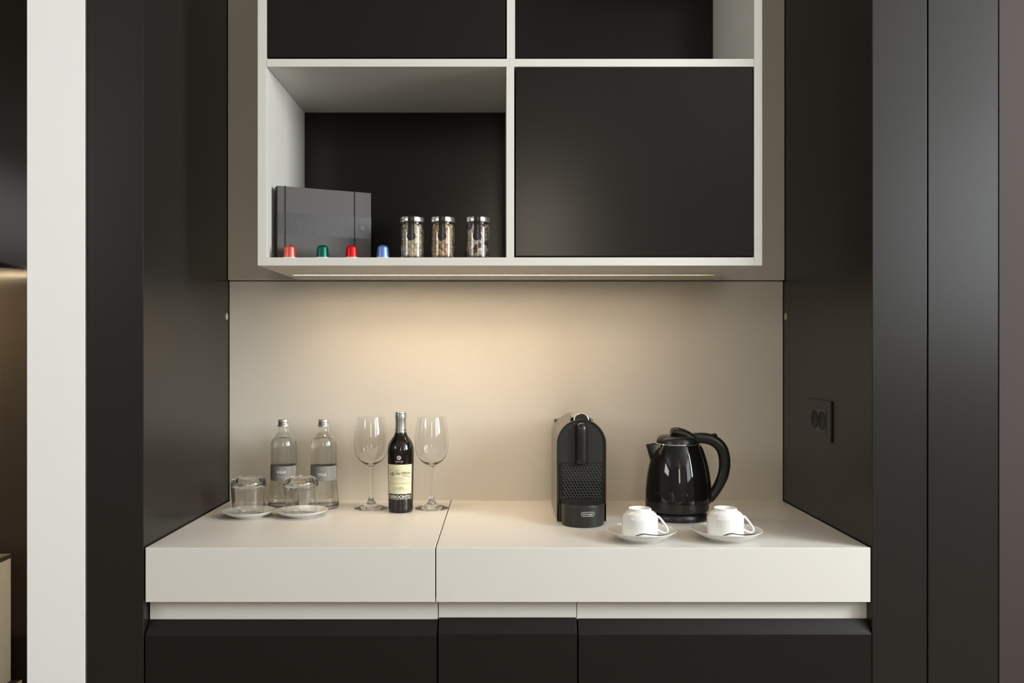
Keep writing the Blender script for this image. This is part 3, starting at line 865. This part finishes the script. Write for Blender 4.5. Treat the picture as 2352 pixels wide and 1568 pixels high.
# lid latch: lofted dome running back to the handle
m = MB()
secs, nn = [], 18
for x_, w_, z0_, z1_ in ((-0.0170, 0.0095, 0.211, 0.2265), (-0.0140, 0.0130, 0.209, 0.2315), (-0.0060, 0.0155, 0.207, 0.2332), (0.0060, 0.0168, 0.204, 0.2328), (0.018, 0.0175, 0.200, 0.2295), (0.030, 0.0175, 0.194, 0.2240), (0.040, 0.0170, 0.188, 0.2180), (0.050, 0.0160, 0.184, 0.2125)):
    secs.append([(x_ + (0.004 if math.sin(2 * math.pi * i / nn) < 0 else 0), w_ * math.cos(2 * math.pi * i / nn), (z0_ + z1_) / 2 + (z1_ - z0_) / 2 * math.sin(2 * math.pi * i / nn)) for i in range(nn)])
v = [p for s_ in secs for p in s_]
fc = [(a * nn + i, a * nn + (i + 1) % nn, (a + 1) * nn + (i + 1) % nn, (a + 1) * nn + i) for a in range(len(secs) - 1) for i in range(nn)]
fc += [tuple(range(nn)), tuple(range((len(secs) - 1) * nn, len(secs) * nn))]
latch = m.add(v, fc).build('lid_latch', 'satin_black', lid, smooth=50)
m = MB()
m.lathe([(0, 0.0), (0.0074, 0.0), (0.0074, 0.0012), (0.0064, 0.0022), (0, 0.0026)], 24)
m.v = [(-0.0158 - p[2], p[0] - 0.004, 0.2185 + p[1]) for p in m.v]
m.build('release_button', 'button_grey', lid, smooth=40)
# handle
hpts = smooth_profile([(0.036, 0.2035), (0.0478, 0.2056), (0.0746, 0.2045), (0.0976, 0.1965), (0.1150, 0.1790), (0.1222, 0.1527), (0.1216, 0.1241), (0.1142, 0.0977), (0.1005, 0.0730), (0.0850, 0.0530), (0.0765, 0.0430)], 5)
def hrad(k, n):
    s_ = k / (n - 1)
    return (0.0127 + 0.0022 * math.sin(math.pi * min(1, s_ * 1.15)) - 0.0025 * max(0, s_ - 0.7) / 0.3, 0.0118 - 0.0015 * s_)
MB().tube([(p[0], 0, p[1]) for p in hpts], [hrad(k, len(hpts)) for k in range(len(hpts))], 24).build('handle', 'satin_black', ket, smooth=50)
ridge = [(p[0] + 0.0085 * math.cos(math.radians(70 - 130 * k / (len(hpts) - 1))), p[1] + 0.0085 * math.sin(math.radians(70 - 130 * k / (len(hpts) - 1)))) for k, p in enumerate(hpts)]
MB().tube([(p[0], 0, p[1]) for p in ridge[2:-4]], (0.0052, 0.0060), 14).build('handle_ridge', 'gloss_black', ket, smooth=50)
MB().tube([(0.0905, 0, 0.2115), (0.0935, 0, 0.2145), (0.0985, 0, 0.2150), (0.1030, 0, 0.2105)], [(0.002, 0.004), (0.0035, 0.006), (0.0035, 0.006), (0.002, 0.004)], 14).build('power_switch', 'gloss_black', ket, smooth=50)
sp_ = [(0.0560, 0.186), (0.0622, 0.1740), (0.0682, 0.1560), (0.0735, 0.1360), (0.0776, 0.1150), (0.0806, 0.0930), (0.0824, 0.0720), (0.0828, 0.0500)]
MB().tube([(p[0], 0, p[1]) for p in sp_], (0.0055, 0.0150), 16).build('handle_mount', 'satin_black', ket, smooth=50)
# spout
def vshape(tip, bot, up_, w_, th, name, material):
    mb = MB()
    for s_ in (1, -1):
        A, B, C, D = (tip[0], 0, tip[1]), (bot[0], 0, bot[1]), (up_[0], s_ * w_, up_[1]), (bot[0] + 0.014, s_ * w_ * 0.55, bot[1] + 0.004)
        off = Vector((th, -s_ * th * 1.2, 0))
        V = [Vector(p) for p in (A, B, D, C)]
        mb.add(V + [p + off for p in V], [(0, 1, 2, 3), (7, 6, 5, 4), (0, 4, 5, 1), (1, 5, 6, 2), (2, 6, 7, 3), (3, 7, 4, 0)])
    return mb.build(name, material, ket)
vshape((-0.0803, 0.1898), (-0.0688, 0.1490), (-0.047, 0.1905), 0.030, 0.0012, 'spout', 'spout_steel')
vshape((-0.0770, 0.1893), (-0.0668, 0.1520), (-0.046, 0.1900), 0.027, 0.0008, 'spout_lining', 'steel')
m = MB().lathe([(0, 0), (0.0045, 0), (0.0045, 0.0010), (0.0036, 0.0018), (0, 0.0020)], 20)
al = math.radians(-90 + 12.5)
m.v = [((0.0806 + p[2]) * math.cos(al) - p[0] * math.sin(al), (0.0806 + p[2]) * math.sin(al) + p[0] * math.cos(al), 0.034 + p[1]) for p in m.v]
m.build('indicator_lamp', 'indicator_red', ket, smooth=40)

# ------------------------------------------------------------------ cups upside down on saucers, with spoons
def cup_set(xs, xcup, Y, drz, l1, l2, l3):
    X = (xs - VX) / F * Y
    prof = [(0, 0.002), (0.036, 0.002), (0.0375, 0.0), (0.0410, 0.0), (0.0420, 0.002), (0.052, 0.0050), (0.064, 0.0110), (0.073, 0.0170), (0.0785, 0.0212), (0.0798, 0.0224), (0.0796, 0.0233), (0.0782, 0.0232),
            (0.072, 0.0190), (0.063, 0.0130), (0.053, 0.0078), (0.0450, 0.0058), (0.0432, 0.0050), (0, 0.0048)]
    o = MB().lathe(prof, 80).build('saucer', 'porcelain', None, smooth=45, loc=(X, Y, TOP))
    tag(o, l1, 'saucer', 'large white saucers under the cups')
    Xc = (xcup - VX) / F * Y
    c = thing('coffee_cup', l2, 'cup', (Xc, Y, TOP + 0.0060), drz, 'upturned white coffee cups')
    out = [(0.0400, 0.0), (0.0409, 0.0006), (0.0411, 0.006), (0.0413, 0.025), (0.0415, 0.043), (0.0413, 0.0448), (0.0402, 0.0456), (0.0400, 0.0466), (0.0394, 0.0495), (0.0375, 0.0532), (0.0345, 0.0563), (0.0305, 0.0588),
           (0.0272, 0.0602), (0.0262, 0.0622), (0.0259, 0.0650), (0.0252, 0.0660), (0.0244, 0.0658), (0.0236, 0.0628), (0.0220, 0.0608), (0, 0.0602)]
    inn = [(0, 0.0560), (0.028, 0.0552), (0.036, 0.0500), (0.0385, 0.044), (0.0386, 0.02), (0.0390, 0.0008), (0.0400, 0.0)]
    MB().lathe(out[::-1] + inn[-2::-1], 72).build('bowl', 'porcelain', c, smooth=45)
    hp_ = smooth_profile([(0.0385, 0.0470), (0.0425, 0.0462), (0.0480, 0.0405), (0.0550, 0.0315), (0.0610, 0.0222), (0.0626, 0.0160), (0.0604, 0.0116), (0.0555, 0.0102), (0.0490, 0.0120), (0.0435, 0.0150), (0.0400, 0.0175)], 4)
    MB().tube([(p[0], 0, p[1]) for p in hp_], [(0.0027, 0.0050 + 0.0012 * math.cos(math.pi * k / (len(hp_) - 1)) ** 2) for k in range(len(hp_))], 16).build('handle', 'porcelain', c, smooth=50)
    sp = thing('teaspoon', l3, 'spoon', (X - 0.001, Y - 0.0525, TOP), math.radians(1.0), 'steel teaspoons on the saucers')
    bw = smooth_profile([(-0.0215, 0.0178), (-0.0150, 0.0200), (-0.0070, 0.0226), (0.0010, 0.0232), (0.0080, 0.0222), (0.0140, 0.0211)], 4, False)
    nb = len(bw)
    MB().tube([(p[0], 0, p[1]) for p in bw], [(0.0011, 0.0014 + 0.0022 * math.sin(math.pi * (0.05 + 0.87 * k / (nb - 1))) ** 0.7) for k in range(nb)], 14).build('spoon_bowl', 'dark_steel', sp, smooth=50)
    hs = smooth_profile([(0.0130, 0.0212), (0.0220, 0.0205), (0.0340, 0.0203), (0.0460, 0.0207), (0.0560, 0.0214)], 4)
    MB().tube([(p[0], 0, p[1]) for p in hs], [(0.0010, 0.0020 + 0.0018 * (k / (len(hs) - 1)) ** 2) for k in range(len(hs))], 12).build('spoon_handle', 'dark_steel', sp, smooth=50)
cup_set(1472.5, 1469.5, 1.990, math.radians(-6), 'large white saucer with cup nearest the coffee machine', 'white coffee cup upside down, nearest the coffee machine', 'steel teaspoon on the saucer nearest the coffee machine')
cup_set(1669.0, 1666.0, 1.994, math.radians(-6), 'large white saucer with cup below the kettle handle', 'white coffee cup upside down, below the kettle handle', 'steel teaspoon on the saucer below the kettle handle')

# ------------------------------------------------------------------ things on the cabinet shelf
def coffee_pod(xc, color, label):
    Y = 2.0925
    t = thing('coffee_capsule', label, 'capsule', ((xc - VX) / F * Y, Y, SH), 0, 'coffee capsules along the shelf edge')
    prof = [(0.0152, 0.0016), (0.0157, 0.0018), (0.0150, 0.006), (0.0133, 0.0245), (0.0130, 0.0258), (0.0122, 0.0264), (0.0117, 0.0268), (0.0108, 0.0288), (0.0085, 0.0305), (0.005, 0.0315), (0, 0.0318)]
    MB().lathe([(0, 0.0016)] + prof, 48).build('cup', color, t, smooth=40)
    MB().lathe([(0, 0.0), (0.0180, 0.0), (0.0188, 0.0006), (0.0188, 0.0014), (0.0180, 0.0019), (0.0150, 0.0020), (0, 0.0020)], 48).build('rim', 'capsule_foil', t, smooth=40)
coffee_pod(666.5, 'capsule_pink_red', 'pinkish red coffee capsule nearest the white cabinet side')
coffee_pod(741.0, 'capsule_green', 'dark green coffee capsule on the shelf edge')
coffee_pod(808.0, 'capsule_red', 'bright red coffee capsule between green and blue ones')
coffee_pod(879.5, 'capsule_blue', 'light blue coffee capsule on the shelf edge')

# presentation box, standing askew
bx_ang = math.atan2(0.100, 0.212)
box = thing('presentation_box', 'dark grey card box with black elastic bands standing behind the capsules', 'box', (-0.541, 2.110, SH), bx_ang)
BW, BH, BT = 0.2345, 0.178, 0.025
MB().box(0.0005, BW, 0.003, BT - 0.003, 0.001, BH - 0.001).build('tray', 'box_edge', box, bevel=0.0006)
MB().box(0, BW, 0.0, 0.003, 0, BH).build('front_cover', 'box_card', box, bevel=0.0008)
MB().box(0, BW, BT - 0.003, BT, 0, BH).build('back_cover', 'box_card', box, bevel=0.0008)
MB().box(-0.001, 0.0015, 0.0, BT, 0, BH).build('spine', 'box_edge', box, bevel=0.0008)
band = MB().box(0.0016, BW + 0.0002, -0.0004, 0.0001, 0.061, 0.1145).build('glossy_band', 'box_band', box)
for u in (0.0175, 0.1905):
    m = MB().box(u, u + 0.0024, -0.0014, -0.0003, -0.0, BH + 0.001).box(u, u + 0.0024, -0.0014, BT + 0.001, BH, BH + 0.0012)
    m.build('elastic_band', 'elastic', box, bevel=0.0004)
lg = MB().box(0.2010, 0.2230, -0.0010, -0.0003, 0.0775, 0.0995).build('emblem_plate', 'logo_plate', box)
w = MB()
k, cx_, cz_ = 0.0105, 0.2120, 0.0885
fe = on_flat(-0.0013)
for pts, wd in (([(-0.48, 0.62), (-0.30, 0.52), (-0.05, 0.22), (0.15, -0.12), (0.42, -0.52)], [0.0002, 0.0009, 0.0012, 0.0012, 0.0002]),
                ([(-0.36, 0.40), (-0.18, 0.02), (0.06, -0.36), (0.34, -0.64), (0.66, -0.72)], [0.0003, 0.0011, 0.0012, 0.0009, 0.0002]),
                ([(-0.34, 0.40), (-0.38, 0.0), (-0.36, -0.44)], [0.0006, 0.0007, 0.0011]), ([(0.42, -0.50), (0.40, 0.0), (0.40, 0.34)], [0.0006, 0.0007, 0.0011])):
    flat_geo(w, strip_geo([(cx_ + p[0] * k, cz_ + p[1] * k) for p in pts], wd), fe)
w.build('emblem', 'logo_line', lg, recalc=False)

# snack jars
def ico(rx, ry, rz_, sub, seed, dent=0.10):
    bm = bmesh.new()
    bmesh.ops.create_icosphere(bm, subdivisions=sub, radius=1.0)
    r_ = random.Random(seed)
    ph = [r_.uniform(0, 6.28) for _ in range(4)]
    v = []
    for q in bm.verts:
        c = q.co
        s_ = 1 + dent * math.sin(3 * c.x + ph[0]) * math.cos(2.5 * c.y + ph[1]) + dent * 0.5 * math.sin(5 * c.z + ph[2])
        v.append((c.x * rx * s_, c.y * ry * s_, c.z * rz_ * s_))
    f = [tuple(x.index for x in p.verts) for p in bm.faces]
    bm.free()
    return v, f
def nut_mesh(name, dims, material, seed, dent=0.10, groove=False, bend=0.0):
    m = MB()
    v, f = ico(*dims, 2, seed, dent)
    if groove:
        v = [(x_, y_ * (0.72 + 0.28 * min(1, abs(z_) / (0.35 * dims[2]))), z_) if y_ < 0 else (x_, y_, z_) for x_, y_, z_ in v]
    if bend:
        v = [(x_, y_, z_ + bend * x_ * x_) for x_, y_, z_ in v]
    m.add(v, f)
    return m.mesh(name, material, smooth=70)
NUTS = {
    'pistachio': [(nut_mesh('pistachio', (0.0072, 0.0052, 0.0054), 'pistachio_shell', s, 0.05, True), 'pistachio') for s in (1, 2)] + [(nut_mesh('pistachio', (0.0066, 0.0046, 0.0046), 'pistachio_kernel', 3, 0.05), 'pistachio')],
    'nut': [(nut_mesh('roasted_nut', (0.0064, 0.0052, 0.0056), 'roasted_nut', s, 0.08), 'roasted_nut') for s in (4, 5)] + [(nut_mesh('roasted_nut', (0.0080, 0.0042, 0.0046), 'roasted_nut', 6, 0.05, False, -55.0), 'roasted_nut')],
    'mix': [(nut_mesh('dried_cranberry', (0.0066, 0.0050, 0.0052), 'dried_cranberry', 7, 0.18), 'dried_cranberry'), (nut_mesh('coconut_chip', (0.0074, 0.0026, 0.0056), 'coconut_chip', 8, 0.12), 'coconut_chip'),
            (nut_mesh('mixed_nut', (0.0070, 0.0048, 0.0050), 'mixed_nut', 9, 0.08), 'mixed_nut')],
}
NLAB = {'pistachio': ('pale pistachio nut inside the jar nearest the dark box', 'nut', 'pistachios in the first jar'),
        'roasted_nut': ('tan roasted nut inside the middle snack jar', 'nut', 'roasted nuts in the middle jar'),
        'dried_cranberry': ('dark red dried cranberry inside the jar by the divider', 'dried fruit', 'snack mix in the last jar'),
        'coconut_chip': ('white coconut chip inside the jar by the divider', 'dried fruit', 'snack mix in the last jar'),
        'mixed_nut': ('light brown nut inside the jar by the divider', 'nut', 'snack mix in the last jar')}
def snack_jar(xc, kind, weights, seed, label):
    Y = 2.118
    X = (xc - VX) / F * Y
    t = thing('snack_jar', label, 'jar', (X, Y, SH), 0, 'lidded glass snack jars')
    out = [(0, 0.0015), (0.022, 0.0008), (0.0262, 0.0), (0.0285, 0.0012), (0.0296, 0.0042), (0.0292, 0.0070), (0.0290, 0.010), (0.0291, 0.045), (0.0291, 0.0755), (0.0286, 0.0790), (0.0268, 0.0822), (0.0262, 0.0845), (0.0266, 0.0865), (0.0260, 0.0885), (0.0262, 0.0970)]
    inn = [(0.0246, 0.0970), (0.0246, 0.0840), (0.0256, 0.0805), (0.0270, 0.0770), (0.0276, 0.0735), (0.0277, 0.045), (0.0277, 0.008), (0.0255, 0.0042), (0, 0.0040)]
    MB().lathe(out + inn, 64).build('glass_jar', 'glass', t, smooth=45)
    lidm = MB().lathe([(0.0264, 0.0885), (0.0299, 0.0880), (0.0304, 0.0888), (0.0302, 0.0905), (0.0297, 0.0912), (0.0297, 0.0985), (0.0290, 0.1004), (0.0270, 0.1012), (0.0255, 0.1002), (0, 0.1002)], 64).build('lid', 'jar_lid', t, smooth=35)
    m = MB()
    R1 = 0.0293
    sec = [(-0.012, 0.1019, None), (-0.0297, 0.1016, None)]
    hw_ = 0.0076
    nu = 8
    rows_ = [(0.0311, 0.1012), (0.0313, 0.0985), (0.0312, 0.0890), (0.0304, 0.0860), (R1, 0.0790), (R1, 0.0560)]
    verts = []
    for i in range(nu + 1):
        u = -hw_ + 2 * hw_ * i / nu
        verts.append((u, 0.012, 0.1018))
        verts.append((u, -math.sqrt(max(1e-9, 0.0306 ** 2 - u * u)), 0.1018))
        for R, z_ in rows_:
            verts.append((u, -math.sqrt(R * R - u * u), z_))
    nr = len(rows_) + 2
    m.add(verts, [(i * nr + j, (i + 1) * nr + j, (i + 1) * nr + j + 1, i * nr + j + 1) for i in range(nu) for j in range(nr - 1)])
    rd, zc_ = 0.0109, 0.0535
    ring_ = [(rd * math.cos(2 * math.pi * i / 32), zc_ + rd * math.sin(2 * math.pi * i / 32)) for i in range(32)]
    fc_ = on_cyl(R1 + 0.0001)
    m.add([fc_(0, zc_)] + [fc_(u * 0.5, zc_ + (z_ - zc_) * 0.5) for u, z_ in ring_] + [fc_(u, z_) for u, z_ in ring_],
          [(0, 1 + i, 1 + (i + 1) % 32) for i in range(32)] + [(1 + i, 33 + i, 33 + (i + 1) % 32, 1 + (i + 1) % 32) for i in range(32)])
    st = m.build('seal_strap', 'jar_strap', t, smooth=40, recalc=False)
    w = MB(); flat_geo(w, strip_geo([(-0.007, zc_), (0.0, zc_), (0.008, zc_)], 0.0005), on_cyl(R1 + 0.0004)); w.build('seal_print', 'button_grey', st, recalc=False)
    rr_ = random.Random(seed)
    for lay in range(8):
        z_ = 0.0098 + lay * 0.0096
        spots = [(0.0193, 2 * math.pi * (k + 0.5 * (lay % 2)) / 8) for k in range(8)] + [(0.0080, 2 * math.pi * (k + 0.3 * lay) / 3) for k in range(3)]
        for rad, an in spots:
            if rad > 0.01 and math.sin(an) > 0.75:
                continue                               # hidden behind the others
            me_, nm = rr_.choices(NUTS[kind], weights)[0]
            o = bpy.data.objects.new(nm, me_)
            COL.objects.link(o)
            o.location = (X + rad * math.cos(an), Y + rad * math.sin(an), SH + z_ + rr_.uniform(-0.0009, 0.0009))
            o.rotation_euler = (rr_.uniform(-0.5, 0.5), rr_.uniform(-0.6, 0.6), an + math.pi / 2 + rr_.uniform(-0.25, 0.25))
            k_ = rr_.uniform(1.08, 1.32)
            o.scale = (k_ * rr_.uniform(0.95, 1.1), k_ * 0.95, k_)
            tag(o, *NLAB[nm])
snack_jar(947.0, 'pistachio', (4, 4, 2), 1, 'glass jar of pistachios with silver lid nearest the dark box')
snack_jar(1017.0, 'nut', (4, 4, 2), 2, 'middle glass jar of tan roasted nuts with silver lid')
snack_jar(1097.0, 'mix', (3, 4, 4), 3, 'glass jar of cranberry and coconut mix beside the cabinet divider')
